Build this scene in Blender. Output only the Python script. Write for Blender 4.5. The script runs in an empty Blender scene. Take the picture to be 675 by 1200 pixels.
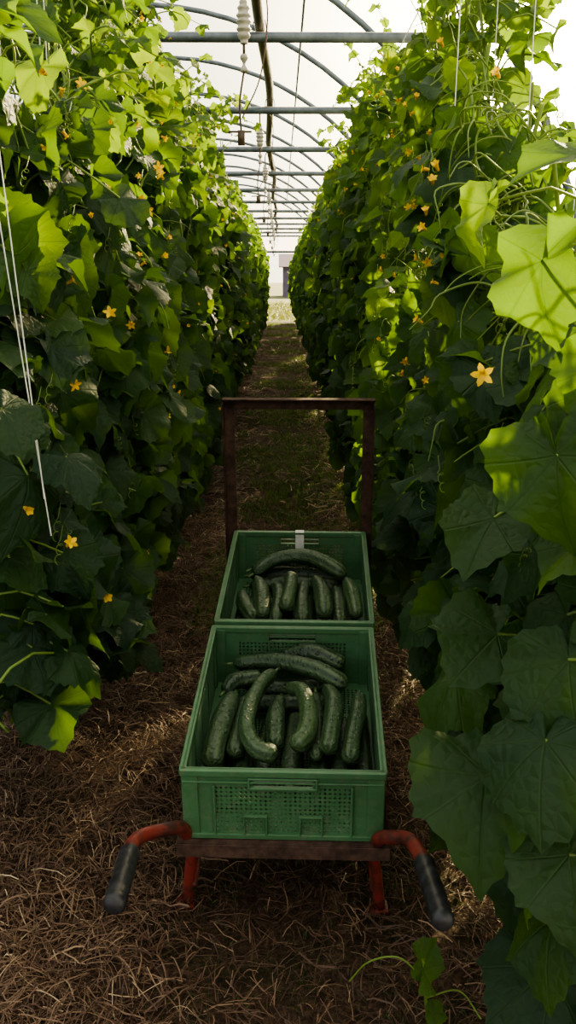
import bpy, math, random
import numpy as np
from mathutils import Vector, Matrix
rng = np.random.default_rng(7)
random.seed(7)
scene = bpy.context.scene
COL = scene.collection
H = 1.32

# ---------------------------------------------------------------- helpers
def empty(name, parent=None):
    o = bpy.data.objects.new(name, None); COL.objects.link(o)
    if parent: o.parent = parent
    return o

def np_mesh(name, V, F, mat, parent=None, uv=None, col=None, smooth=True):
    V = np.asarray(V, dtype=np.float32); F = np.asarray(F, dtype=np.int32)
    me = bpy.data.meshes.new(name)
    k = F.shape[1]
    me.vertices.add(len(V)); me.vertices.foreach_set('co', V.ravel())
    me.loops.add(F.size); me.loops.foreach_set('vertex_index', F.ravel())
    me.polygons.add(len(F))
    me.polygons.foreach_set('loop_start', np.arange(0, F.size, k, dtype=np.int32))
    try: me.polygons.foreach_set('loop_total', np.full(len(F), k, dtype=np.int32))
    except Exception: pass
    me.polygons.foreach_set('use_smooth', np.full(len(F), smooth, dtype=bool))
    me.update(calc_edges=True)
    if uv is not None:
        l = me.uv_layers.new(name='UVMap')
        l.data.foreach_set('uv', np.asarray(uv, dtype=np.float32)[F.ravel()].ravel())
    if col is not None:
        a = me.attributes.new('rnd', 'FLOAT', 'POINT')
        a.data.foreach_set('value', np.asarray(col, dtype=np.float32))
    me.materials.append(mat)
    o = bpy.data.objects.new(name, me); COL.objects.link(o)
    if parent: o.parent = parent
    return o

class Batch:
    def __init__(s): s.V=[]; s.F=[]; s.U=[]; s.C=[]; s.n=0
    def add(s, V, F, U=None, C=0.5):
        V=np.asarray(V,float); s.V.append(V); s.F.append(np.asarray(F,int)+s.n)
        s.U.append(np.zeros((len(V),2)) if U is None else U)
        s.C.append(np.full(len(V),C)); s.n+=len(V)
    def build(s,name,mat,parent=None,smooth=True):
        return np_mesh(name,np.concatenate(s.V),np.concatenate(s.F),mat,parent,np.concatenate(s.U),np.concatenate(s.C),smooth)

def catmull(P, n):
    P=np.asarray(P,float)
    if len(P)==2:
        t=np.linspace(0,1,n)[:,None]; return P[0]*(1-t)+P[1]*t
    Q=np.vstack([2*P[0]-P[1],P,2*P[-1]-P[-2]])
    out=[]
    segs=len(P)-1
    for t in np.linspace(0,segs,n):
        i=min(int(t),segs-1); f=t-i
        a,b,c,d=Q[i],Q[i+1],Q[i+2],Q[i+3]
        out.append(.5*((2*b)+(-a+c)*f+(2*a-5*b+4*c-d)*f*f+(-a+3*b-3*c+d)*f**3))
    return np.array(out)

def tube(P, R, sides=8, cap=True):
    P=np.asarray(P,float); n=len(P); R=np.broadcast_to(np.asarray(R,float),(n,))
    T=np.gradient(P,axis=0); T/= (np.linalg.norm(T,axis=1)[:,None]+1e-9)
    ref=np.array([0,0,1.]) if abs(T[0][2])<.9 else np.array([1.,0,0])
    A=np.cross(T[0],ref); A/=np.linalg.norm(A)
    V=[];U=[]
    ang=np.linspace(0,2*np.pi,sides,endpoint=False)
    for i in range(n):
        A=A-T[i]*np.dot(A,T[i]); A/=np.linalg.norm(A)+1e-9
        B=np.cross(T[i],A)
        V.append(P[i]+R[i]*(np.cos(ang)[:,None]*A+np.sin(ang)[:,None]*B))
        U.append(np.stack([ang/(2*np.pi),np.full(sides,i/(n-1))],1))
    V=np.concatenate(V);U=np.concatenate(U)
    F=[]
    for i in range(n-1):
        for j in range(sides):
            a=i*sides+j; b=i*sides+(j+1)%sides
            F.append((a,b,b+sides,a+sides))
    if cap and sides%2==0:
        for base in (0,(n-1)*sides):
            for j in range(sides//2-1):
                q=(base+j,base+j+1,base+sides-2-j,base+sides-1-j)
                F.append(q if base else q[::-1])
    return V,np.array(F),U

def boxvf(c,s,M=None):
    c=np.array(c,float); s=np.array(s,float)/2
    V=np.array([[x,y,z] for x in(-1,1) for y in(-1,1) for z in(-1,1)],float)*s+c
    F=np.array([(0,1,3,2),(4,6,7,5),(0,4,5,1),(2,3,7,6),(0,2,6,4),(1,5,7,3)])
    if M is not None: V=np.array([M@Vector(v) for v in V])
    return V,F

# ---------------------------------------------------------------- materials
def newmat(name):
    m=bpy.data.materials.new(name); m.use_nodes=True
    nt=m.node_tree; nt.nodes.clear()
    return m,nt
def L(nt,a,b): nt.links.new(a,b)
def mathn(nt,op,a,b=None,c=None,clamp=False):
    n=nt.nodes.new('ShaderNodeMath'); n.operation=op; n.use_clamp=clamp
    for i,x in enumerate((a,b,c)):
        if x is None: continue
        if isinstance(x,(int,float)): n.inputs[i].default_value=x
        else: nt.links.new(x,n.inputs[i])
    return n.outputs[0]
def ramp(nt,fac,stops):
    r=nt.nodes.new('ShaderNodeValToRGB'); e=r.color_ramp.elements
    while len(e)<len(stops): e.new(0.5)
    for el,(p,c) in zip(e,stops): el.position=p; el.color=(*c,1)
    nt.links.new(fac,r.inputs[0]); return r.outputs[0]
def mixc(nt,fac,a,b,mode='MIX'):
    n=nt.nodes.new('ShaderNodeMix'); n.data_type='RGBA'; n.blend_type=mode
    if isinstance(fac,(int,float)): n.inputs[0].default_value=fac
    else: nt.links.new(fac,n.inputs[0])
    for i,x in ((6,a),(7,b)):
        if isinstance(x,tuple): n.inputs[i].default_value=(*x,1)
        else: nt.links.new(x,n.inputs[i])
    return n.outputs[2]
def noise(nt,scale,detail=4,rough=.5,coord='Object'):
    tc=nt.nodes.new('ShaderNodeTexCoord'); n=nt.nodes.new('ShaderNodeTexNoise')
    n.inputs['Scale'].default_value=scale; n.inputs['Detail'].default_value=detail; n.inputs['Roughness'].default_value=rough
    nt.links.new(tc.outputs[coord],n.inputs['Vector']); return n.outputs[0]
def principled(nt,col,rough=.5,metal=0,bump=None,bs=.3,bd=.002,spec=.5):
    p=nt.nodes.new('ShaderNodeBsdfPrincipled'); o=nt.nodes.new('ShaderNodeOutputMaterial')
    if isinstance(col,tuple): p.inputs['Base Color'].default_value=(*col,1)
    else: nt.links.new(col,p.inputs['Base Color'])
    if isinstance(rough,(int,float)): p.inputs['Roughness'].default_value=rough
    else: nt.links.new(rough,p.inputs['Roughness'])
    p.inputs['Metallic'].default_value=metal
    p.inputs['Specular IOR Level'].default_value=spec
    if bump is not None:
        b=nt.nodes.new('ShaderNodeBump'); b.inputs['Strength'].default_value=bs; b.inputs['Distance'].default_value=bd
        nt.links.new(bump,b.inputs['Height']); nt.links.new(b.outputs[0],p.inputs['Normal'])
    nt.links.new(p.outputs[0],o.inputs[0])
    return p,o

def simple(name,c1,c2,scale=20,rough=.5,metal=0,bs=.2,bd=.002,lo=.35,hi=.65,spec=.5):
    m,nt=newmat(name); n=noise(nt,scale,6,.6)
    c=ramp(nt,n,[(lo,c1),(hi,c2)]); principled(nt,c,rough,metal,n,bs,bd,spec); return m

def leaf_material():
    m,nt=newmat('cucumber_leaf')
    uv=nt.nodes.new('ShaderNodeUVMap'); sep=nt.nodes.new('ShaderNodeSeparateXYZ'); L(nt,uv.outputs[0],sep.inputs[0])
    u,v=sep.outputs[0],sep.outputs[1]
    th=mathn(nt,'ABSOLUTE',mathn(nt,'ARCTAN2',u,v))
    r=mathn(nt,'SQRT',mathn(nt,'ADD',mathn(nt,'MULTIPLY',u,u),mathn(nt,'MULTIPLY',v,v)))
    d=None
    for k in (0,.72,1.45,2.2):
        x=mathn(nt,'MULTIPLY',mathn(nt,'ABSOLUTE',mathn(nt,'SUBTRACT',th,k)),r)
        d=x if d is None else mathn(nt,'MINIMUM',d,x)
    vein=mathn(nt,'SUBTRACT',1,mathn(nt,'DIVIDE',d,.018,clamp=True),clamp=True)
    vo=nt.nodes.new('ShaderNodeTexVoronoi'); vo.feature='DISTANCE_TO_EDGE'; vo.inputs['Scale'].default_value=7
    L(nt,uv.outputs[0],vo.inputs['Vector'])
    vein2=mathn(nt,'SUBTRACT',1,mathn(nt,'DIVIDE',vo.outputs[0],.06,clamp=True),clamp=True)
    vall=mathn(nt,'MAXIMUM',vein,mathn(nt,'MULTIPLY',vein2,.3))
    at=nt.nodes.new('ShaderNodeAttribute'); at.attribute_name='rnd'
    base=ramp(nt,at.outputs['Fac'],[(0,(.016,.042,.022)),(.4,(.028,.070,.018)),(.75,(.050,.112,.018)),(1,(.09,.15,.022))])  # dark bluish low end paints the sheen of the shaded lower leaves
    nz=noise(nt,9,2,.6)
    base=mixc(nt,mathn(nt,'MULTIPLY',nz,.5),base,(.014,.040,.014))
    col=mixc(nt,mathn(nt,'MULTIPLY',vall,.3),base,(.08,.14,.05))
    tcol=ramp(nt,at.outputs['Fac'],[(0,(.10,.20,.008)),(.4,(.20,.37,.010)),(.8,(.33,.50,.014)),(1,(.44,.56,.02))])
    tcol=mixc(nt,mathn(nt,'MULTIPLY',vall,.5),tcol,(.08,.22,.01))
    p,o=principled(nt,col,.58,0,mathn(nt,'SUBTRACT',vo.outputs[0],mathn(nt,'MULTIPLY',vein,.6)),.5,.010,.3)
    t=nt.nodes.new('ShaderNodeBsdfTranslucent'); L(nt,tcol,t.inputs[0])
    mx=nt.nodes.new('ShaderNodeMixShader'); mx.inputs[0].default_value=.42
    L(nt,p.outputs[0],mx.inputs[1]); L(nt,t.outputs[0],mx.inputs[2]); L(nt,mx.outputs[0],o.inputs[0])
    return m
M_leaf=leaf_material()

def thin_mat(name,c,tc,f=.4,rough=.5):
    m,nt=newmat(name)
    at=nt.nodes.new('ShaderNodeAttribute'); at.attribute_name='rnd'
    cc=mixc(nt,at.outputs['Fac'],tuple(x*.7 for x in c),tuple(min(1,x*1.25) for x in c))
    p,o=principled(nt,cc,rough)
    t=nt.nodes.new('ShaderNodeBsdfTranslucent'); t.inputs[0].default_value=(*tc,1)
    mx=nt.nodes.new('ShaderNodeMixShader'); mx.inputs[0].default_value=f
    L(nt,p.outputs[0],mx.inputs[1]); L(nt,t.outputs[0],mx.inputs[2]); L(nt,mx.outputs[0],o.inputs[0])
    return m
M_stem=thin_mat('vine_stem',(.15,.23,.05),(.4,.5,.06),.35)
M_flower=thin_mat('flower_petal',(.72,.47,.004),(.62,.42,.004),.3)
M_grass=thin_mat('grass_blade',(.045,.085,.018),(.2,.32,.03),.3)
M_string=simple('twine',(.6,.6,.55),(.8,.8,.76),50,.8)

def straw_mat():
    m,nt=newmat('dry_straw')
    at=nt.nodes.new('ShaderNodeAttribute'); at.attribute_name='rnd'
    c=ramp(nt,at.outputs['Fac'],[(0,(.060,.034,.022)),(.35,(.15,.088,.056)),(.7,(.29,.195,.12)),(1,(.64,.52,.34))])
    principled(nt,c,.6,spec=.3); return m
M_straw=straw_mat()

def ground_mat():
    m,nt=newmat('mulch_soil')
    n1=noise(nt,3,8,.7); n2=noise(nt,60,6,.7)
    c=ramp(nt,n2,[(.3,(.024,.015,.010)),(.5,(.075,.045,.03)),(.72,(.18,.11,.07))])
    g=ramp(nt,noise(nt,25,5,.7),[(.35,(.015,.02,.008)),(.7,(.05,.055,.02))])
    f=mathn(nt,'MULTIPLY',mathn(nt,'SUBTRACT',n1,.46),6,clamp=True)
    c=mixc(nt,mathn(nt,'MULTIPLY',f,.7),c,g)
    principled(nt,c,.9,0,n2,.9,.02,.2); return m
M_ground=ground_mat()

def film_mat():
    m,nt=newmat('polythene_film')
    o=nt.nodes.new('ShaderNodeOutputMaterial')
    tr=nt.nodes.new('ShaderNodeBsdfTransparent'); tr.inputs[0].default_value=(.96,.97,.98,1)
    tl=nt.nodes.new('ShaderNodeBsdfTranslucent'); tl.inputs[0].default_value=(.88,.9,.9,1)
    n=noise(nt,1.5,5,.6)
    f=mathn(nt,'ADD',mathn(nt,'MULTIPLY',n,.4),.08,clamp=True)
    mx=nt.nodes.new('ShaderNodeMixShader'); L(nt,f,mx.inputs[0]); L(nt,tr.outputs[0],mx.inputs[1]); L(nt,tl.outputs[0],mx.inputs[2])
    L(nt,mx.outputs[0],o.inputs[0]); return m
M_film=film_mat()
M_steel=simple('galvanised_steel',(.08,.105,.13),(.15,.18,.21),12,.5,.4)
M_pipe=simple('irrigation_pipe_plastic',(.07,.045,.03),(.14,.095,.065),10,.5)
M_white=simple('white_plastic',(.38,.35,.3),(.54,.51,.45),30,.5)
M_rust=simple('rusty_iron',(.045,.027,.022),(.11,.065,.05),35,.85,.1,.6,.002,spec=.25)
M_red=simple('worn_red_paint',(.05,.02,.016),(.20,.03,.022),22,.5,.0,.3,.001,.38,.56)
M_rubber=simple('black_rubber',(.010,.010,.013),(.03,.03,.036),40,.45)
M_tag=simple('paper_label',(.6,.6,.58),(.75,.75,.73),40,.7)

def crate_mat():
    m,nt=newmat('green_crate_plastic')
    n=noise(nt,14,8,.7); n2=noise(nt,120,3,.6)
    c=ramp(nt,n,[(.3,(.046,.124,.052)),(.6,(.068,.168,.078)),(.8,(.14,.235,.13))])
    dirt=mathn(nt,'MULTIPLY',mathn(nt,'SUBTRACT',noise(nt,38,7,.78),.52),5,clamp=True)
    c=mixc(nt,mathn(nt,'MULTIPLY',dirt,.5),c,(.19,.175,.12))
    principled(nt,c,.48,0,n2,.15,.001,.5); return m
M_crate=crate_mat()

def cuke_mat():
    m,nt=newmat('cucumber_skin')
    uv=nt.nodes.new('ShaderNodeUVMap'); sep=nt.nodes.new('ShaderNodeSeparateXYZ'); L(nt,uv.outputs[0],sep.inputs[0])
    st=mathn(nt,'POWER',mathn(nt,'ABSOLUTE',mathn(nt,'SINE',mathn(nt,'MULTIPLY',sep.outputs[0],25.13))),3)
    at=nt.nodes.new('ShaderNodeAttribute'); at.attribute_name='rnd'
    base=ramp(nt,at.outputs['Fac'],[(0,(.014,.034,.017)),(.6,(.030,.066,.027)),(1,(.07,.12,.04))])
    tip=mathn(nt,'MULTIPLY',mathn(nt,'SUBTRACT',sep.outputs[1],.4),1.6,clamp=True)
    c=mixc(nt,mathn(nt,'MULTIPLY',st,mathn(nt,'ADD',mathn(nt,'MULTIPLY',tip,.5),.15)),base,(.13,.19,.08))
    n=noise(nt,70,6,.75)
    c=mixc(nt,mathn(nt,'MULTIPLY',mathn(nt,'SUBTRACT',n,.5),1.7,clamp=True),c,(.15,.175,.13))
    vo=nt.nodes.new('ShaderNodeTexVoronoi'); vo.inputs['Scale'].default_value=110
    tc=nt.nodes.new('ShaderNodeTexCoord'); L(nt,tc.outputs['Object'],vo.inputs['Vector'])
    b=mathn(nt,'SUBTRACT',1,mathn(nt,'MULTIPLY',vo.outputs[0],2.2,clamp=True))
    principled(nt,c,.45,0,b,.7,.0025,.45); return m
M_cuke=cuke_mat()

# ---------------------------------------------------------------- ground
def fnoise(x,y,seed=0):
    r=np.random.default_rng(seed); s=0
    for k in range(14):
        f=2**(k%6)*.7; a=r.uniform(0,2*np.pi); ph=r.uniform(0,6.28)
        s=s+np.sin((x*np.cos(a)+y*np.sin(a))*f*2.2+ph)/(f**.8)
    return s/6
def gz(x,y):
    return .012*fnoise(x,y,3)+.010*np.sin(x*23+np.sin(y*17)*2)*np.sin(y*19+x*5)
xs=np.linspace(-4.2,1.68,150); ys=np.concatenate([np.linspace(-1,6,260),np.linspace(6.1,29.6,250)])
X,Y=np.meshgrid(xs,ys); Z=gz(X,Y)
V=np.stack([X.ravel(),Y.ravel(),Z.ravel()],1); nx=len(xs); ny=len(ys)
i,j=np.meshgrid(np.arange(nx-1),np.arange(ny-1)); a=(j*nx+i).ravel()
np_mesh('ground',V,np.stack([a,a+1,a+1+nx,a+nx],1),M_ground)

def strands(name,n,xr,yr,lr,wr,mat,zlift=.0,seed=1,upright=False,mask=None,parent=None,cb=0.,bendy=.9):
    r=np.random.default_rng(seed)
    x=r.uniform(*xr,n); u=r.uniform(0,1,n); y=yr[0]+(yr[1]-yr[0])*u**1.3
    if mask is not None:
        k=mask(x,y,r); x=x[k];y=y[k]; n=len(x)
    ln=r.uniform(*lr,n); w=r.uniform(*wr,n); a=r.uniform(0,2*np.pi,n)
    S=5; t=np.linspace(0,1,S)[None,:]
    bend=r.normal(0,bendy,n)[:,None]
    ang=a[:,None]+bend*(t-.5)
    dx=np.cumsum(np.cos(ang),1)*ln[:,None]/S; dy=np.cumsum(np.sin(ang),1)*ln[:,None]/S
    if upright:
        px=x[:,None]+dx*.45*t; py=y[:,None]+dy*.45*t
        pz=gz(x,y)[:,None]+ln[:,None]*t*(1-.35*t)
    else:
        px=x[:,None]+dx; py=y[:,None]+dy
        arch=r.uniform(0,.02,n)[:,None]*(4*t*(1-t)) ; tilt=r.normal(0,.014,n)[:,None]*(t-.5)*2
        pz=gz(px,py)+.004+r.uniform(0,.03,n)[:,None]**1.0*zlift+arch+np.abs(tilt)
    P=np.stack([px,py,pz],2)
    sx=-np.sin(ang)*w[:,None]/2; sy=np.cos(ang)*w[:,None]/2
    if upright:
        tap=(1-t*.9); sx=sx*tap; sy=sy*tap
    sz=r.normal(0,.5,n)[:,None]*w[:,None]*np.ones_like(sx)*.5
    D=np.stack([sx,sy,sz],2)
    V=np.stack([P-D,P+D],2).reshape(-1,3)
    base=(np.arange(n)*S*2)[:,None]; k=np.arange(S-1)[None,:]*2
    q=(base+k).ravel(); F=np.stack([q,q+1,q+3,q+2],1)
    c=r.beta(1.3,3.2,n)+.22*fnoise(x*2,y*2,9)+cb+.12*np.clip(-x-.25,0,.6)-.10*np.clip(2.0-y,0,1)*(np.abs(x)<.5)
    c=np.repeat(np.clip(c,0,1),S*2)
    return np_mesh(name,V,F,mat,parent,None,c)
def pathmask(x,y,r):
    centre=np.abs(x-.02)<.22
    far=y>3.2
    return ~(centre&far&(r.random(len(x))<.82))&~((y<2.2)&(np.abs(x-.08)<.30)&(r.random(len(x))<.65))
strands('straw_mulch',100000,(-1.5,1.3),(.9,5.2),(.02,.13),(.0008,.0024),M_straw,.8,1,mask=pathmask,bendy=.45)
strands('straw_mulch',16000,(-1.2,1.1),(5.2,20),(.08,.22),(.003,.006),M_straw,1.0,2,mask=pathmask,bendy=.5)
def weedmask(x,y,r):
    return (fnoise(x*1.6,y*1.6,21)>-.05)
strands('grass_weeds',16000,(-1.3,1.0),(1.3,3.2),(.015,.05),(.0012,.003),M_grass,0,5,True,mask=lambda x,y,r: (fnoise(x*2.5,y*2.5,21)>.3)|((np.abs(x-.05)<.4)&(y<2.1)&(r.random(len(x))<.4)))
strands('grass_weeds',30000,(-.35,.4),(3.3,28),(.03,.10),(.003,.008),M_grass,0,6,True,mask=weedmask)

# ---------------------------------------------------------------- tunnel
tun=empty('polytunnel')
CX,R0,ZC=-1.3,3.0,.75
def hoop(y,n=40,r=R0):
    pts=[(CX-r,y,-.03)]
    for t in np.linspace(math.pi,0,n): pts.append((CX+r*math.cos(t),y,ZC+r*math.sin(t)))
    pts.append((CX+r,y,-.03)); return np.array(pts)
Yh=[5.2+2.15*k for k in range(-3,12)]
Yend=Yh[-1]
bt=Batch()
for y in Yh:
    V,F,U=tube(hoop(y),.024,8); bt.add(V,F,U)
bt.build('hoops',M_steel,tun)
bt=Batch()
for y in Yh:
    hw=math.sqrt(R0**2-(2.52-ZC)**2)
    V,F,U=tube([(CX-hw,y,2.50),(CX+hw,y,2.50)],.026,8); bt.add(V,F,U)
for a in (60,90,122):
    t=math.radians(a); x=CX+(R0-.03)*math.cos(t); z=ZC+(R0-.03)*math.sin(t)
    V,F,U=tube([(x,-1.5,z),(x,Yend,z)],.010,6); bt.add(V,F,U)
bt.build('crossbars',M_steel,tun)
ysf=np.linspace(-1.6,Yend,60); prof=hoop(0,48,R0+.03)
V=[];
for y in ysf:
    for k,p in enumerate(prof): V.append((p[0],y,p[2]))
n=len(prof); F=[(j*n+i,j*n+i+1,(j+1)*n+i+1,(j+1)*n+i) for j in range(len(ysf)-1) for i in range(n-1)]
np_mesh('film_cover',V,F,M_film,tun)
V=[];F=[]
dw0,dw1,dz=-.75,.85,2.05
pr=hoop(Yend,60,R0+.02)
for k in range(len(pr)-1):
    x0,x1=pr[k][0],pr[k+1][0]
    if x1-x0<1e-4: continue
    inside=(x0+x1)/2>dw0 and (x0+x1)/2<dw1
    zb=dz if inside else 0
    b=len(V); V+= [(x0,Yend,zb),(x1,Yend,zb),(x1,Yend,max(zb,pr[k+1][2])),(x0,Yend,max(zb,pr[k][2]))]; F.append((b,b+1,b+2,b+3))
np_mesh('end_wall_film',V,F,M_film,tun,smooth=False)
bt=Batch()
for x in (dw0,dw1):
    v,f=boxvf((x,Yend,1.02),(.06,.06,2.06)); bt.add(v,f)
v,f=boxvf(((dw0+dw1)/2,Yend,dz),(dw1-dw0+.06,.06,.06)); bt.add(v,f)
for x in(-2.2,-1.3):
    v,f=boxvf((x,Yend,1.5),(.05,.05,3.0)); bt.add(v,f)
bt.build('door_frame',M_steel,tun,False)

# outside
M_field=simple('meadow',(.07,.10,.018),(.17,.17,.035),.8,.9,0,.3,.05)
V=[(-150,-60,-.06),(150,-60,-.06),(150,250,-.06),(-150,250,-.06)]
np_mesh('meadow_ground',V,[(0,1,2,3)],M_field,None,smooth=False)
strands('meadow_grass',9000,(-6,7),(29.8,48),(.12,.36),(.01,.03),thin_mat('meadow_blade',(.09,.12,.02),(.22,.24,.03),.3),0,8,True)
barn=empty('farm_building')
bt=Batch(); v,f=boxvf((2.5,72,1.0),(4.6,6,2.2)); bt.add(v,f)
bt.build('walls',simple('grey_cladding',(.13,.10,.15),(.18,.15,.2),3,.8),barn,False)
V=[(-.1,68.6,2.05),(5.1,68.6,2.05),(5.1,72,3.0),(-.1,72,3.0),(-.1,75.4,2.05),(5.1,75.4,2.05)]
np_mesh('roof',V,[(0,1,2,3),(3,2,5,4)],simple('roof_sheet',(.22,.16,.2),(.28,.21,.25),3,.7),barn,smooth=False)

# ---------------------------------------------------------------- irrigation
irr=empty('irrigation_line')
P=[(-.09+.02*math.sin(y*1.1),y,2.57+.014*math.sin(y*2)) for y in np.linspace(1,Yend-.2,90)]
V,F,U=tube(P,.027,10); bt=Batch(); bt.add(V,F,U); bt.build('pipe',M_pipe,irr)
bt=Batch()
for y in Yh:
    if y<1: continue
    th=np.linspace(0,2*np.pi,13); V,F,U=tube(np.stack([-.09+.035*np.cos(th)+.02*math.sin(y*1.1),np.full(13,y),2.54+.06*np.sin(th)],1),.003,4,False); bt.add(V,F,U)
bt.build('pipe_hangers',M_steel,irr)
def sprinkler(y,x=-.15,zo=0):
    e=empty('hanging_sprinkler')
    bw=Batch()
    t=np.linspace(0,1,30); z=2.44+zo-.17*t
    rad=.029*(np.sin(np.pi*np.clip(t,.04,.96))**.35)*(1+.12*np.sign(np.sin(t*40)))
    V,F,U=tube(np.stack([np.full(30,x),np.full(30,y),z],1),rad,14); bw.add(V,F,U)
    t=np.linspace(0,1,12); V,F,U=tube(np.stack([np.full(12,x),np.full(12,y),2.23+zo-.07*t],1),.012+.006*np.sin(t*9),10); bw.add(V,F,U)
    bw.build('valve_body',M_white,e)
    bt=Batch()
    V,F,U=tube(catmull([(-.09,y+.02,2.57),(x+.02,y+.01,2.56),(x,y,2.52),(x,y,2.42+zo)],12),.006,6); bt.add(V,F,U)
    V,F,U=tube([(x,y,2.28+zo),(x,y,2.22+zo)],.007,6); bt.add(V,F,U)
    V,F,U=tube(catmull([(x,y,2.17+zo),(x-.02,y,2.04+zo),(x-.015,y,1.92+zo)],12),.005,6); bt.add(V,F,U)
    V,F,U=tube(catmull([(x+.06,y+.05,2.57),(x+.1,y,2.4),(x+.07,y,2.15),(x-.01,y,1.98+zo)],16),.0035,6); bt.add(V,F,U)
    V,F,U=tube([(x-.07,y,1.925+zo),(x+.03,y,1.925+zo)],.005,6); bt.add(V,F,U)
    v,f=boxvf((x-.015,y,1.90+zo),(.03,.02,.06)); bt.add(v,f)
    bt.build('drop_tube',M_pipe,e)
for y in (4.3,7.6,10.2,13.4,16.6,20,23.2,26.4): sprinkler(y)

# ---------------------------------------------------------------- leaves
TH=np.radians([0,14,30,48,62,80,100,120,140,158,170,178])
RR=[1.0,.88,.79,.85,.79,.73,.74,.66,.62,.54,.42,.10]
def leaf_template(nb,rings,variant,ser=.03):
    r=np.random.default_rng(variant)
    th=np.radians(np.linspace(-177,177,nb))
    rb=np.interp(np.abs(th),TH,RR)*(1+.05*r.normal()*np.sin(th*2+r.uniform(0,6)))
    sgn=np.where(np.arange(nb)%2==0,1,-1)
    cup=r.uniform(-.5,.15); fold=r.uniform(-.2,.7); rip=r.uniform(.06,.17); droop=r.uniform(.1,.8); ph=r.uniform(0,6)
    V=[(0,0,0)]
    for f in rings:
        rr=rb*f
        if f==1: rr=rb*(1+ser*sgn)
        u=rr*np.sin(th); v=rr*np.cos(th)
        z=cup*rr**2+fold*np.abs(u)*rr+rip*f*f*np.sin(th*5+ph)-droop*np.clip(v,0,2)**2*.6+.03*f*np.cos(th*9)
        for a in zip(u,v,z): V.append(a)
    V=np.array(V); F=[]
    for i in range(nb-1): F.append((0,1+i+1,1+i))
    for k in range(len(rings)-1):
        b=1+k*nb; c=1+(k+1)*nb
        for i in range(nb-1):
            F.append((b+i,b+i+1,c+i+1)); F.append((b+i,c+i+1,c+i))
    return V,np.array(F)
HI=[leaf_template(45,(.3,.6,.85,1),v) for v in range(14)]
MID=[leaf_template(19,(.5,1),v+20,.02) for v in range(8)]
LO=[leaf_template(13,(1,),v+40,0) for v in range(5)]

def place(templates,pos,nrm,tip,size,rnd,seed):
    r=np.random.default_rng(seed)
    nrm=nrm/np.linalg.norm(nrm,axis=1)[:,None]
    tip=tip-nrm*np.sum(tip*nrm,1)[:,None]; tip/=np.linalg.norm(tip,axis=1)[:,None]+1e-9
    side=np.cross(tip,nrm)
    which=r.integers(0,len(templates),len(pos))
    Vs=[];Fs=[];Us=[];Cs=[];off=0
    for w,(TV,TF) in enumerate(templates):
        k=np.where(which==w)[0]
        if len(k)==0: continue
        s=size[k][:,None,None]
        asp=r.uniform(.85,1.12,len(k))[:,None,None]
        V=pos[k][:,None,:]+s*(asp*TV[None,:,0:1]*side[k][:,None,:]+TV[None,:,1:2]*tip[k][:,None,:]+TV[None,:,2:3]*nrm[k][:,None,:])
        n=len(TV); F=TF[None]+ (off+np.arange(len(k))*n)[:,None,None]
        Vs.append(V.reshape(-1,3)); Fs.append(F.reshape(-1,3)); Us.append(np.tile(TV[:,:2],(len(k),1))); Cs.append(np.repeat(rnd[k],n)); off+=len(k)*n
    return np.concatenate(Vs),np.concatenate(Fs),np.concatenate(Us),np.concatenate(Cs)

def facex(side,y,z):
    b=.40 if side<0 else .38
    near=np.clip((2.2-y)/1.2,0,1)
    bump=.12*fnoise(y*1.5,z*1.7,31 if side<0 else 47)
    top=.16*np.clip((z-1.7)/.7,0,1)
    low=.10*np.clip((.55-z)/.4,0,1)
    if side>0: b=b-.05*near+.06*near*np.clip((z-1.1)/.4,0,1)
    else: b=b+.08*near
    return side*(b+bump+top+low)
def topz(side,y):
    t=2.40+.14*np.sin(y*2.1+side)+.10*np.sin(y*5.3+side*2)
    if side<0: t=t-.42*np.clip(3.6-y,0,2)
    else: t=t+.0-.62*np.clip(3.7-y,0,1.45)
    return t
def gen(side,n,yr,seed,dens=1.3,thick=.42):
    r=np.random.default_rng(seed)
    if side>0: thick=.36
    y=r.uniform(*yr,n); zt=topz(side,y)
    zmin=.22 if side>0 else .22+.22*np.clip((3.2-y)/1.4,0,1)
    z=zmin+(zt-zmin)*r.uniform(0,1,n)**1.1
    d=r.uniform(0,1,n)**dens*thick
    x=facex(side,y,z)+side*d
    pos=np.stack([x,y,z],1)
    nr=np.stack([-side*(.4+r.normal(0,.55,n)),-.22+r.normal(0,.5,n),.7+r.normal(0,.4,n)],1)
    tip=np.stack([-side*.45+r.normal(0,.55,n),r.normal(-.1,.55,n),-.8+r.normal(0,.35,n)],1)
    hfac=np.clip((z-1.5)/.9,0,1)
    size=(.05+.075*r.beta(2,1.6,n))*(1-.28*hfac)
    rnd=r.beta(1.6,3.4,n)*.8*np.clip((z+.4)/1.5,.35,1)+.38*hfac*r.uniform(.3,1,n)+.10*np.clip(z-.8,-.5,1)  # tone by height: shade and sun painted into leaf colour, plus yellower young leaves
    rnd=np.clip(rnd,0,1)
    lim=np.where(side>0,-.30,-.38)
    keep=(fnoise(y*2.3+5,z*2.6,61+side)>lim)|(r.random(n)<.15)
    return pos[keep],nr[keep],tip[keep],size[keep],rnd[keep]

def stems_for(side,pos,tip,size,bt,r,yc):
    for p,t,s in zip(pos,tip,size):
        cx=side*(yc+r.uniform(-.06,.06))
        q=np.array([cx,p[1]+r.normal(0,.08),p[2]-r.uniform(.0,.12)])
        mid=(p+q)/2+np.array([0,0,r.uniform(.02,.09)])
        V,F,U=tube(catmull([q,mid,p],6),np.linspace(.0035,.0025,6),5,False); bt.add(V,F,U,r.random())

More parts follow.
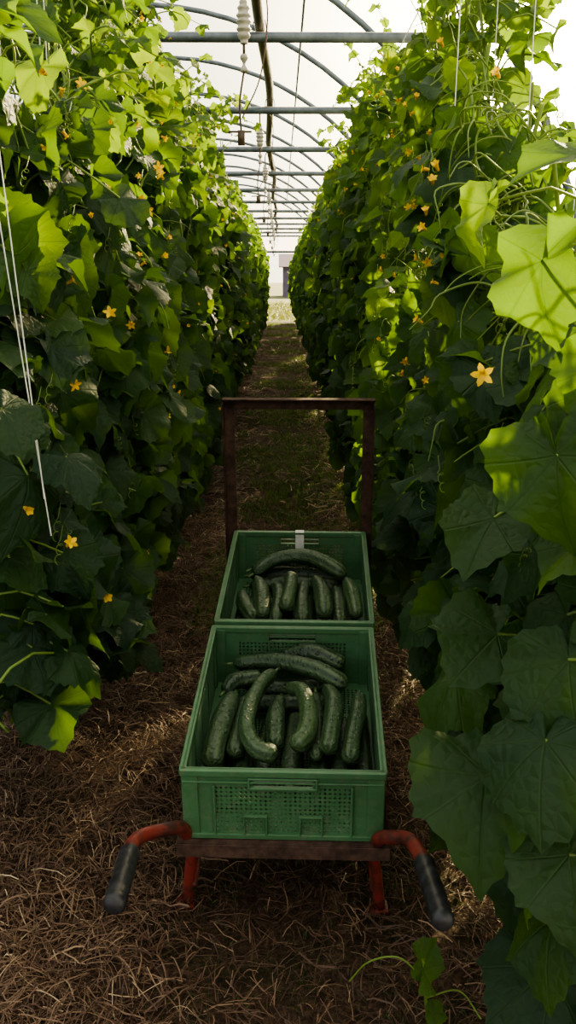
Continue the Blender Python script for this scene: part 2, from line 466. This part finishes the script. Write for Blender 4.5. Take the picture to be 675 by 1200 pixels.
HERO_R=[
 ((.281,1.156,.66),(-.25,-.45,.9),(-.15,-.6,-1),.14,.2),
 ((.38,1.152,.83),(-.6,-.5,.6),(.3,-.2,-1),.12,.2),
 ((.325,1.32,.80),(.1,-.5,.8),(-.7,-.3,-.8),.115,.25),
 ((.35,1.17,1.10),(-.6,-.6,.35),(.1,-.2,-1),.12,.35),
 ((.32,1.36,.97),(-.1,-.4,.9),(-.4,-.5,-.8),.11,.3),
 ((.335,1.24,1.34),(-.75,-.35,.2),(.1,-.2,-1),.11,.35),
 ((.45,1.48,1.50),(-.2,-.2,.9),(-1,-.1,-.15),.11,.4),
 ((.38,1.80,1.45),(-.7,-.2,.4),(-.5,0,-.8),.10,.6),
 ((.42,1.20,1.22),(-.2,-.7,.5),(.4,0,-1),.10,.3),
 ((.30,1.48,.66),(-.3,-.2,.9),(-.5,-.4,-.8),.10,.6),
 ((.30,1.80,.66),(-.5,-.3,.8),(-.7,-.2,-.4),.09,.2),
 ((.37,1.06,.60),(-.3,-.5,.8),(.1,-.4,-1),.11,.15),
 ((.36,1.33,.58),(-.3,-.4,.9),(.2,-.2,-1),.10,.1),
 ((.44,1.05,1.04),(-.3,-.8,.3),(.2,0,-1),.10,.4),
 ((.42,1.30,.42),(-.3,-.6,.6),(-.2,-.1,-1),.11,.1),
 ((.36,1.62,.45),(-.4,-.5,.7),(-.3,-.2,-1),.09,.1),
 ((.34,1.10,.74),(-.4,-.4,.8),(-.1,-.5,-.9),.12,.1),
]
HERO_L=[
 ((-.46,1.92,1.20),(.35,-.25,.95),(.5,-.5,-.3),.10,.0),
 ((-.41,1.78,.985),(.3,-.25,.95),(.5,-.5,-.4),.10,.0),
 ((-.50,1.79,.64),(.3,-.5,.6),(-.1,-.2,-1),.10,.05),
 ((-.385,2.19,.63),(.4,-.6,.5),(.1,-.2,-1),.10,.1),
 ((-.375,2.31,1.50),(.4,-.5,.7),(.3,-.2,-.8),.09,.2),
 ((-.48,1.62,1.10),(.4,-.4,.8),(.4,-.4,-.6),.09,.05),
 ((-.46,1.9,.82),(.4,-.4,.8),(.3,-.3,-.9),.10,.05),
 ((-.44,2.05,.72),(.3,-.5,.7),(.4,-.2,-.9),.09,.1),
]
def cuke(bt,pts,R=.023,c=.3,seed=0):
    r=np.random.default_rng(seed); n=44; R=R*.93
    P=catmull(pts,n); t=np.linspace(0,1,n)
    prof=np.sqrt(np.clip(1-(1-t/.13).clip(0)**2,0,1))*.999+.05
    prof=np.minimum(1,prof)
    prof=prof*np.minimum(1,np.sqrt(np.clip(1-(1-(1-t)/.10).clip(0)**2,0,1))+.02)
    prof=prof*(1-.28*np.clip((.4-t)/.4,0,1)+.06*np.sin(t*7+seed))
    V,F,U=tube(P,R*np.maximum(prof,.04),20)
    cen=np.repeat(P,20,axis=0); ang=U[:,0]*2*np.pi
    k=1+.05*np.cos(ang*5)+r.normal(0,.02,len(V))
    V=cen+(V-cen)*k[:,None]
    bt.add(V,F,U,c)
    d=P[0]-P[2]; d/=np.linalg.norm(d)+1e-9
    V,F,U=tube([P[0]-d*.003,P[0]+d*.018],[.0045,.0035],8); bt.add(V,F,U*0,1)
for side,sd in ((-1,11),(1,12)):
    row=empty('cucumber_plant_row')
    r=np.random.default_rng(sd)
    y0=1.75 if side<0 else 1.15
    pos,nr,tip,size,rnd=gen(side,2700 if side<0 else 1950,(y0,5.0),sd*10)
    hero=HERO_L if side<0 else HERO_R
    hp=np.array([h[0] for h in hero]);hn=np.array([h[1] for h in hero]);ht=np.array([h[2] for h in hero]);hs=np.array([h[3] for h in hero]);hr=np.array([h[4] for h in hero])
    pos=np.vstack([pos,hp]);nr=np.vstack([nr,hn]);tip=np.vstack([tip,ht]);size=np.concatenate([size,hs]);rnd=np.concatenate([rnd,hr])
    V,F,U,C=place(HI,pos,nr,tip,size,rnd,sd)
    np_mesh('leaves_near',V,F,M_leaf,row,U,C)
    bt=Batch(); stems_for(side,pos,tip,size,bt,r,.62)
    for y in np.arange(y0+(.75 if side<0 else 0),16,.22):
        zt=float(topz(side,np.array(y)))
        pts=[(side*(.62+r.uniform(-.05,.05)),y+r.normal(0,.04),z) for z in np.linspace(.0,zt+.05,9)]
        V,F,U=tube(catmull(pts,26),.0055,6,False); bt.add(V,F,U,r.random())
    for k in range(380):
        y=y0+.2+(7-y0)*r.random()**1.3; z=r.uniform(.9,2.5); z=min(z,float(topz(side,np.array(y)))); x=float(facex(side,np.array(y),np.array(z)))+side*r.uniform(-.05,.13)
        p=[np.array([x+side*.1,y,z])]
        d=np.array([-side*r.uniform(.0,.6),r.normal(0,.4),r.uniform(-.6,1)])
        for s in range(5):
            dn=d/np.linalg.norm(d); p.append(p[-1]+dn*r.uniform(.03,.06)); d=dn+np.array([r.normal(0,.35)+side*.1,r.normal(0,.35),-.4])
        V,F,U=tube(catmull(p,18),np.linspace(.0033,.0012,18),5,False); bt.add(V,F,U,r.random())
    lp=[];ln_=[]
    for k in range(34):
        y=y0+.6+(8-y0)*r.random(); z=float(topz(side,np.array(y)))-r.uniform(0,.3); x=side*(.5+r.uniform(-.05,.2))
        p=[np.array([x,y,z])]; d=np.array([-side*r.uniform(-.3,.6),r.normal(0,.5),1.])
        for s in range(5):
            dn=d/np.linalg.norm(d); p.append(p[-1]+dn*r.uniform(.05,.1)); d=dn+np.array([r.normal(-side*.1,.3),r.normal(0,.3),-.35])
            lp.append(p[-1].copy()); ln_.append(dn)
        V,F,U=tube(catmull(p,20),np.linspace(.0045,.0018,20),5,False); bt.add(V,F,U,1)
    lp=np.array(lp); m=len(lp)
    V,F,U,C=place(HI,lp,np.stack([r.normal(-side*.3,.5,m),r.normal(-.2,.4,m),r.uniform(.3,1,m)],1),r.normal(0,1,(m,3))+np.array([0,0,-.4]),r.uniform(.03,.07,m),r.uniform(.5,.9,m),sd+50)
    np_mesh('shoot_leaves',V,F,M_leaf,row,U,C)
    for k in range(80):
        y=y0+(5-y0)*r.random(); z=r.uniform(.8,1.7); x=float(facex(side,np.array(y),np.array(z)))
        t=np.linspace(0,1,40); rad=.009*(1-.6*t)
        P=np.stack([x-side*.02+rad*np.cos(t*25)*(t>.4),y+.07*t*r.choice([-1,1]),z-.06*t+rad*np.sin(t*25)*(t>.4)],1)
        V,F,U=tube(P,.001,4,False); bt.add(V,F,U,.8)
    bt.build('vines',M_stem,row)
    cb_=Batch()
    for k in range(18):
        y=y0+.6+6*r.random(); z=r.uniform(.7,1.3); x=float(facex(side,np.array(y),np.array(z)))+side*r.uniform(.03,.10)
        l=r.uniform(.08,.2); cuke(cb_,[(x,y,z),(x+r.normal(0,.008),y,z-l/2),(x+r.normal(0,.02),y+r.normal(0,.02),z-l)],.009+l*.05,r.uniform(.2,.7),k)
    cb_.build('hanging_cucumbers',M_cuke,row)
    pos,nr,tip,size,rnd=gen(side,5000,(5.0,12.0),sd*10+1)
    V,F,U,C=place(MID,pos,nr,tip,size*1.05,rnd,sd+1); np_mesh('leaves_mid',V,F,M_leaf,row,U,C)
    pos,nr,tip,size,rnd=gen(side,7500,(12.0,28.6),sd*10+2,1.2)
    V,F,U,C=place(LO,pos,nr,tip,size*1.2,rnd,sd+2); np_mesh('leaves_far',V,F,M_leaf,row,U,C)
    fb=Batch()
    def flower(p,n,s):
        n=np.array(n,float);n/=np.linalg.norm(n); a=np.cross(n,[.1,.2,1]);a/=np.linalg.norm(a);b=np.cross(n,a)
        cl=random.uniform(.5,1.15)
        for k in range(5):
            th=k*2*np.pi/5
            d=(np.cos(th)*a+np.sin(th)*b)*cl; e=-np.sin(th)*a+np.cos(th)*b
            pts=[]
            for (l,w,h) in ((0,.12,0),(.35,.28,.22),(.7,.24,.35),(1,.03,.25+.4*(1.15-cl))):
                pts.append(p+s*(d*l-e*w+n*h)); pts.append(p+s*(d*l+n*(h-.06))); pts.append(p+s*(d*l+e*w+n*h))
            F=[]
            for q in range(3):
                for c in range(2): F.append((q*3+c,q*3+c+1,q*3+c+4,q*3+c+3))
            fb.add(pts,F,None,random.random())
        V,F,U=tube([p-n*s*.9,p],[.003,.007*s/.02],6,False); fb.add(V,F,U,.3)
    spec_l=[(-.62,2.35,1.62),(-.50,2.3,1.36),(-.43,1.72,.83),(-.40,1.9,.66),(-.50,1.7,.90),(-.33,2.45,1.58),(-.38,2.6,1.49),(-.42,2.2,1.24),(-.52,2.5,1.78)]
    spec_r=[(.50,2.2,1.75),(.36,2.1,1.55),(.44,2.6,1.9),(.40,2.4,1.55),(.31,1.3,1.19)]
    for p in (spec_l if side<0 else spec_r): flower(np.array(p)+np.array([-side*.03,0,0]),(-side*.5+random.uniform(-.4,.4),-.6,.25+random.uniform(-.4,.4)),.017)
    for k in range(140 if side<0 else 110):
        y=2+9*r.random()**1.5; z=r.uniform(.6 if side<0 else 1.0,2.45); z=min(z,float(topz(side,np.array(y)))-.25*r.random()); x=float(facex(side,np.array(y),np.array(z)))-side*r.uniform(.0,.06)
        flower(np.array([x,y,z]),(-side*r.uniform(-.3,1),-r.uniform(-.2,1),r.normal(0,.5)),r.uniform(.008,.016))
    fb.build('flowers',M_flower,row)
    sb=Batch()
    for y in np.arange(y0+.5,12,.44):
        x=side*.62
        V,F,U=tube([(x,y,.3),(x+.01,y,2.49)],.0013,4,False); sb.add(V,F,U)
    if side<0:
        for a,b in (((-.50,1.70,1.9),(-.428,1.66,.93)),((-.485,1.66,1.53),(-.43,1.7,.85)),((-.62,2.1,2.49),(-.53,1.9,1.1)),((-.57,2.4,2.49),(-.56,2.4,1.8))):
            V,F,U=tube([a,b],.0012,4,False); sb.add(V,F,U)
    else:
        V,F,U=tube([(.42,2.35,2.49),(.40,2.3,1.7)],.0012,4,False); sb.add(V,F,U)
    V,F,U=tube([(side*.62,.6,2.47),(side*.62,Yend-.4,2.47)],.003,5,False); sb.add(V,F,U)
    sb.build('support_strings',M_string,row)

row=empty('cucumber_plant_row')
r=np.random.default_rng(77); n=2600
pos=np.stack([r.uniform(-2.5,-2.0,n),r.uniform(1,28,n),r.uniform(.2,2.1,n)],1)
nr=np.stack([.6+r.normal(0,.4,n),-.4+r.normal(0,.4,n),.6+r.normal(0,.3,n)],1)
tip=np.stack([r.normal(.3,.4,n),r.normal(0,.4,n),np.full(n,-.9)],1)
V,F,U,C=place(LO,pos,nr,tip,r.uniform(.09,.14,n),r.uniform(.1,.7,n),3); np_mesh('leaves',V,F,M_leaf,row,U,C)
bt=Batch()
for y in np.arange(1,28,.6):
    V,F,U=tube([(-2.25,y,0),(-2.25,y,2.3)],.006,5,False); bt.add(V,F,U)
bt.build('vines',M_stem,row)

sh=empty('cucumber_seedling')
bt=Batch()
for pts,ra in (([(.27,1.42,.0),(.25,1.37,.10),(.245,1.34,.17),(.235,1.33,.22)],.003),
            ([(.245,1.35,.16),(.20,1.36,.20),(.15,1.38,.175),(.12,1.4,.12)],.0016),
            ([(.25,1.36,.12),(.30,1.34,.15),(.33,1.3,.13)],.0015)):
    V,F,U=tube(catmull(pts,18),ra,6,False); bt.add(V,F,U,.9)
bt.build('stem',M_stem,sh)
V,F,U,C=place(HI[:3],np.array([[.235,1.33,.20],[.262,1.36,.09]]),np.array([[-.95,-.22,.2],[.3,-.6,.8]]),np.array([[-.15,0,1.],[1,-.2,-.1]]),np.array([.06,.03]),np.array([.6,.6]),5)
np_mesh('leaf',V,F,M_leaf,sh,U,C)

# ---------------------------------------------------------------- cart and crates
TILT=math.radians(8.2); YAW=math.radians(-2.6)
MC=Matrix.Translation((.004,1.658,.232))@Matrix.Rotation(YAW,4,'Z')@Matrix.Rotation(TILT,4,'X')
CW,CL,CH=.40,.57,.165

def perf_panel(bt,n,m,hole,kill,f):
    def q(*p): return [f(a,b) for a,b in p]
    for i in range(n):
        for j in range(m):
            if kill(i,j): continue
            if hole(i,j):
                c=.40
                o=[(i,j),(i+1,j),(i+1,j+1),(i,j+1)]
                d=[(i+.5,j+.5-c),(i+.5+c,j+.5),(i+.5,j+.5+c),(i+.5-c,j+.5)]
                mid=[(i+.5,j),(i+1,j+.5),(i+.5,j+1),(i,j+.5)]
                for k in range(4):
                    bt.add(q(mid[k],o[(k+1)%4],mid[(k+1)%4],d[(k+1)%4]),[(0,1,2,3)])
                    bt.add(q(mid[k],d[(k+1)%4],tuple((np.array(d[k])+np.array(d[(k+1)%4]))/2),d[k]),[(0,1,2,3)])
            else:
                bt.add(q((i,j),(i+1,j),(i+1,j+1),(i,j+1)),[(0,1,2,3)])

def build_crate(M,tag=False):
    e=empty('plastic_crate'); e.matrix_world=M
    bt=Batch(); nz=16; nxx=40; nyy=57
    hx=CW/2-.006; inn=.006
    def hs(i,j): return 6<=i<=33 and 1<=j<=11
    def ks(i,j): return 14<=i<=25 and j in (12,13)
    for yy in (inn,CL-inn):
        perf_panel(bt,nxx,nz,hs,ks,lambda a,b,yy=yy:(-hx+a*(2*hx)/nxx,yy,.004+b*(CH-.004)/nz))
    def hl(i,j): return (4<=i<=52) and 1<=j<=11 and (i%12 not in (3,4)) 
    def kl(i,j): return 22<=i<=34 and j in (12,13)
    for s in (-1,1):
        perf_panel(bt,nyy,nz,hl,kl,lambda a,b,s=s:(s*hx,inn+a*(CL-2*inn)/nyy,.004+b*(CH-.004)/nz))
    def hf(i,j): return 3<=i<=36 and 3<=j<=53 and i%10!=0 and j%14!=0
    perf_panel(bt,nxx,nyy,hf,lambda i,j:False,lambda a,b:(-hx+a*(2*hx)/nxx,inn+b*(CL-2*inn)/nyy,.006))
    o=bt.build('perforated_panels',M_crate,e,False)
    w=o.modifiers.new('weld','WELD'); w.merge_threshold=.0002
    sm=o.modifiers.new('thickness','SOLIDIFY'); sm.thickness=.0028; sm.offset=0
    fb=Batch()
    def B(c,s): v,f=boxvf(c,s); fb.add(v,f)
    t=.014
    B((0,.004,CH-.007),(CW,t,.014)); B((0,CL-.004,CH-.007),(CW,t,.014))
    for s in(-1,1): B((s*(CW/2-.005),CL/2,CH-.007),(t,CL-.002,.014))
    for z,h in ((CH-.028,.004),(.006,.012)):
        B((0,.002,z),(CW-.006,.008,h)); B((0,CL-.002,z),(CW-.006,.008,h))
        for s in(-1,1): B((s*(CW/2-.004),CL/2,z),(.008,CL-.01,h))
    for s in(-1,1):
        for yy in (.006,CL-.006):
            B((s*(CW/2-.018),yy,CH/2),(.032,.013,CH-.012))
            B((s*(CW/2-.006),yy+(.018 if yy<.1 else -.018),CH/2),(.011,.036,CH-.012))
    for yy in (.0015,CL-.0015):
        for x in (-.135,.135): B((x,yy,CH*.42),(.005,.008,CH*.72))
        for x0 in (-.055,.055):
            for dx in(-.022,.022): B((x0+dx,yy,.03),(.004,.008,.05))
            B((x0,yy,.055),(.048,.008,.004))
        for z in (.123,.146): B((0,yy,z),(.135,.009,.005))
        for x in(-.066,.066): B((x,yy,.1345),(.005,.009,.026))
    for s in(-1,1):
        for k in range(5):
            yy=.04+k*(CL-.08)/4
            B((s*(CW/2-.003),yy,CH*.42),(.007,.005,CH*.72))
        for z in (.123,.146): B((s*(CW/2-.003),CL/2,z),(.008,.145,.005))
    o=fb.build('rim_and_ribs',M_crate,e,False)
    bv=o.modifiers.new('bevel','BEVEL'); bv.width=.0016; bv.segments=2
    if tag:
        tb=Batch(); v,f=boxvf((.0,CL-.0145,CH-.035),(.026,.0015,.058)); tb.add(v,f)
        v,f=boxvf((.0,CL-.006,CH+.0015),(.026,.02,.0015)); tb.add(v,f)
        tb.build('paper_tag',M_tag,e,False)
    return e
M1=MC.copy(); M2=MC@Matrix.Translation((.004,.588,.004))
c1=build_crate(M1); c2=build_crate(M2,True)

f1=[
 ([(-.14,.50,.055),(-.02,.47,.05),(.13,.50,.05)],.024,.0),
 ([(-.15,.10,.035),(-.155,.2,.035),(-.15,.33,.035)],.024,.1),
 ([(-.10,.08,.035),(-.095,.2,.036),(-.10,.36,.04)],.024,.2),
 ([(-.045,.07,.035),(-.05,.2,.036),(-.04,.36,.035)],.024,.1),
 ([(.01,.08,.035),(.01,.2,.036),(.015,.38,.035)],.024,.3),
 ([(.065,.08,.035),(.07,.2,.036),(.06,.36,.035)],.024,.1),
 ([(.12,.09,.035),(.118,.2,.036),(.122,.36,.035)],.024,.2),
 ([(.165,.12,.035),(.165,.2,.036),(.16,.40,.035)],.022,.0),
 ([(-.145,.42,.04),(-.02,.41,.045),(.12,.43,.04)],.024,.1),
 ([(-.145,.50,.098),(-.05,.492,.112),(.05,.455,.115),(.135,.405,.10)],.0235,.25),
 ([(-.03,.535,.10),(.05,.53,.115),(.13,.50,.095)],.024,.0),
 ([(-.155,.395,.085),(-.13,.435,.09),(-.07,.455,.09)],.021,.05),
 ([(-.130,.385,.085),(-.142,.30,.09),(-.152,.20,.085),(-.155,.13,.075)],.027,.35),
 ([(-.100,.37,.085),(-.103,.28,.085),(-.110,.16,.08)],.021,.1),
 ([(-.035,.425,.125),(-.065,.36,.130),(-.086,.26,.125),(-.082,.185,.115),(-.055,.145,.105),(-.015,.140,.10)],.021,.6),
 ([(-.005,.385,.105),(.030,.335,.13),(.047,.26,.125),(.042,.19,.115),(.016,.150,.112)],.0225,.7),
 ([(-.022,.38,.08),(-.028,.30,.085),(-.025,.2,.075)],.022,.3),
 ([(.06,.39,.09),(.062,.29,.085),(.065,.15,.08)],.018,.2),
 ([(.085,.40,.10),(.103,.31,.115),(.095,.20,.11),(.088,.15,.10)],.0225,.45),
 ([(.162,.385,.09),(.157,.30,.10),(.142,.21,.09),(.135,.14,.085)],.021,.4),
]
f2=[
 ([(-.15,.10,.035),(-.155,.2,.035),(-.15,.35,.035)],.024,.1),
 ([(-.09,.08,.035),(-.095,.2,.036),(-.10,.36,.035)],.024,.2),
 ([(-.03,.08,.035),(-.035,.2,.036),(-.04,.36,.035)],.024,.1),
 ([(.03,.08,.035),(.03,.2,.036),(.025,.38,.035)],.024,.3),
 ([(.09,.08,.035),(.09,.2,.036),(.09,.36,.035)],.024,.1),
 ([(.15,.09,.035),(.148,.2,.036),(.152,.36,.035)],.024,.2),
 ([(-.15,.44,.04),(-.02,.46,.045),(.12,.44,.04)],.024,.1),
 ([(-.15,.50,.045),(-.02,.52,.045),(.14,.50,.04)],.024,.1),
 ([(-.135,.42,.09),(-.07,.47,.115),(.03,.47,.125),(.14,.40,.10)],.024,.35),
 ([(-.145,.46,.085),(-.05,.52,.10),(.06,.52,.09),(.13,.48,.08)],.022,.1),
 ([(-.16,.33,.075),(-.145,.24,.085),(-.115,.16,.08)],.023,.2),
 ([(-.12,.38,.095),(-.10,.28,.10),(-.09,.16,.09)],.024,.4),
 ([(-.065,.37,.085),(-.05,.28,.09),(-.055,.14,.085)],.020,.2),
 ([(-.02,.37,.115),(-.018,.28,.12),(-.028,.17,.11)],.022,.6),
 ([(.02,.36,.09),(.015,.27,.095),(.018,.14,.085)],.021,.2),
 ([(.05,.37,.10),(.07,.27,.11),(.08,.15,.10)],.025,.4),
 ([(.11,.35,.08),(.115,.26,.085),(.12,.14,.08)],.021,.1),
 ([(.14,.38,.095),(.155,.28,.10),(.165,.17,.09)],.022,.7),
]
for lst,M in ((f1,M1),(f2,M2)):
    bt=Batch()
    for k,(p,R,c) in enumerate(lst): cuke(bt,p,R,c,k)
    o=bt.build('cucumber_pile',M_cuke); o.matrix_world=M

cart=empty('hand_cart')
bt=Batch()
def cb(c,s): v,f=boxvf(c,s,MC); bt.add(v,f)
cb((0,.000,-.004),(.425,.035,.004)); cb((0,-.016,-.018),(.425,.004,.032))
cb((0,1.17,-.006),(.43,.035,.004)); cb((0,1.17,-.02),(.43,.004,.03))
for s in(-1,1):
    cb((s*.19,.585,-.004),(.035,1.17,.004)); cb((s*.21,.585,-.018),(.004,1.17,.032))
for yy in (.3,.58,.88): cb((0,yy,-.005),(.40,.03,.005))
gy=1.185
for s in(-1,1):
    cb((s*.207,gy,.27),(.034,.005,.60)); cb((s*.222,gy-.015,.27),(.004,.032,.60))
cb((0,gy,.565),(.448,.005,.034)); cb((0,gy-.012,.581),(.448,.024,.004))
o=bt.build('platform_and_gate',M_rust,cart,False)
bv=o.modifiers.new('b','BEVEL'); bv.width=.001; bv.segments=1
bt=Batch()
LH=[(-.17,1.95,.225),(-.185,1.72,.215),(-.20,1.635,.275),(-.255,1.565,.305),(-.268,1.50,.328),(-.262,1.43,.355),(-.252,1.233,.402)]
RH=[(.18,1.95,.225),(.185,1.70,.215),(.20,1.61,.268),(.236,1.555,.30),(.244,1.48,.325),(.242,1.39,.358),(.238,1.192,.402)]
for Hh in (LH,RH):
    V,F,U=tube(catmull(Hh,50),.0135,12); bt.add(V,F,U)
for a,b in (((-.178,1.69,.215),(-.205,1.77,.0)),((.185,1.67,.215),(.212,1.75,.0)),((-.18,1.70,.19),(.187,1.68,.19)),((-.19,1.735,.07),(-.17,2.1,.25)),((.2,1.72,.07),(.2,2.08,.25))):
    V,F,U=tube(catmull([a,b],8),.0125,10); bt.add(V,F,U)
for s,y in ((-1,1.77),(1,1.75)):
    v,f=boxvf((s*.208,y,.006),(.04,.04,.008)); bt.add(v,f)
for s in(-1,1):
    V,F,U=tube([(s*.12,2.45,.31),(s*.12,2.45,.165)],.012,8); bt.add(V,F,U)
bt.build('handles_and_legs',M_red,cart)
bt=Batch()
for Hh in (LH,RH):
    a=np.array(Hh[-2]);b=np.array(Hh[-1]); t=np.linspace(-.05,1.03,24)
    P=a+(b-a)*t[:,None]; rr=np.full(24,.0175); rr[0]=.015; rr[-1]=.013; rr[1]=.0185; rr[-2]=.018
    rr[2:-2]+=.0008*np.sin(np.arange(20)*1.6)
    V,F,U=tube(P,rr,16); bt.add(V,F,U)
bt.build('grips',M_rubber,cart)
bt=Batch()
for s in(-1,1):
    th=np.linspace(0,2*np.pi,37)
    P=np.stack([np.full(37,s*.17),2.45+.125*np.cos(th),.165+.125*np.sin(th)],1); V,F,U=tube(P,.038,12,False); bt.add(V,F,U)
    V,F,U=tube([(s*.17-.02,2.45,.165),(s*.17+.02,2.45,.165)],.10,20); bt.add(V,F,U)
V,F,U=tube([(-.2,2.45,.165),(.2,2.45,.165)],.012,8); bt.add(V,F,U)
bt.build('wheels',M_rubber,cart)

# ---------------------------------------------------------------- light
az=math.radians(25); el=math.radians(20)
sd=Vector((math.sin(az)*math.cos(el),math.cos(az)*math.cos(el),math.sin(el)))
su=bpy.data.lights.new('sun','SUN'); su.energy=25; su.angle=math.radians(1.5); su.color=(1,.78,.42)
so=bpy.data.objects.new('sun',su); COL.objects.link(so); so.rotation_euler=sd.to_track_quat('Z','Y').to_euler(); so.location=(5,20,9)
w=bpy.data.worlds.new('sky'); scene.world=w; w.use_nodes=True; nt=w.node_tree; nt.nodes.clear()
tc=nt.nodes.new('ShaderNodeTexCoord'); vm=nt.nodes.new('ShaderNodeVectorMath'); vm.operation='DOT_PRODUCT'
a2=math.radians(17); e2=math.radians(12)
gd=Vector((math.sin(a2)*math.cos(e2),math.cos(a2)*math.cos(e2),math.sin(e2)))
L(nt,tc.outputs['Generated'],vm.inputs[0]); vm.inputs[1].default_value=gd
dp=mathn(nt,'MAXIMUM',vm.outputs['Value'],0)
halo=mathn(nt,'MULTIPLY',mathn(nt,'POWER',dp,60),30)
halo2=mathn(nt,'MULTIPLY',mathn(nt,'POWER',dp,7),1.8)
hs=mathn(nt,'ADD',halo,halo2)
sep=nt.nodes.new('ShaderNodeSeparateXYZ'); L(nt,tc.outputs['Generated'],sep.inputs[0])
sky=ramp(nt,sep.outputs[2],[(0,(.94,.88,.76)),(.3,(.84,.85,.82)),(1,(.68,.73,.78))])
b1=nt.nodes.new('ShaderNodeBackground'); L(nt,sky,b1.inputs[0]); b1.inputs[1].default_value=1.7
b2=nt.nodes.new('ShaderNodeBackground'); b2.inputs[0].default_value=(1,.82,.46,1); L(nt,hs,b2.inputs[1])
ad=nt.nodes.new('ShaderNodeAddShader'); L(nt,b1.outputs[0],ad.inputs[0]); L(nt,b2.outputs[0],ad.inputs[1])
wo=nt.nodes.new('ShaderNodeOutputWorld'); L(nt,ad.outputs[0],wo.inputs[0])
scene.view_settings.look='AgX - Medium High Contrast'

# ---------------------------------------------------------------- camera
cam=bpy.data.cameras.new('camera'); co=bpy.data.objects.new('camera',cam); COL.objects.link(co)
cam.sensor_fit='VERTICAL'; cam.sensor_height=36; cam.lens=33; cam.clip_start=.02; cam.clip_end=400
co.location=(0,0,H); co.rotation_euler=(math.radians(90-14.04),0,-.0082)
scene.camera=co
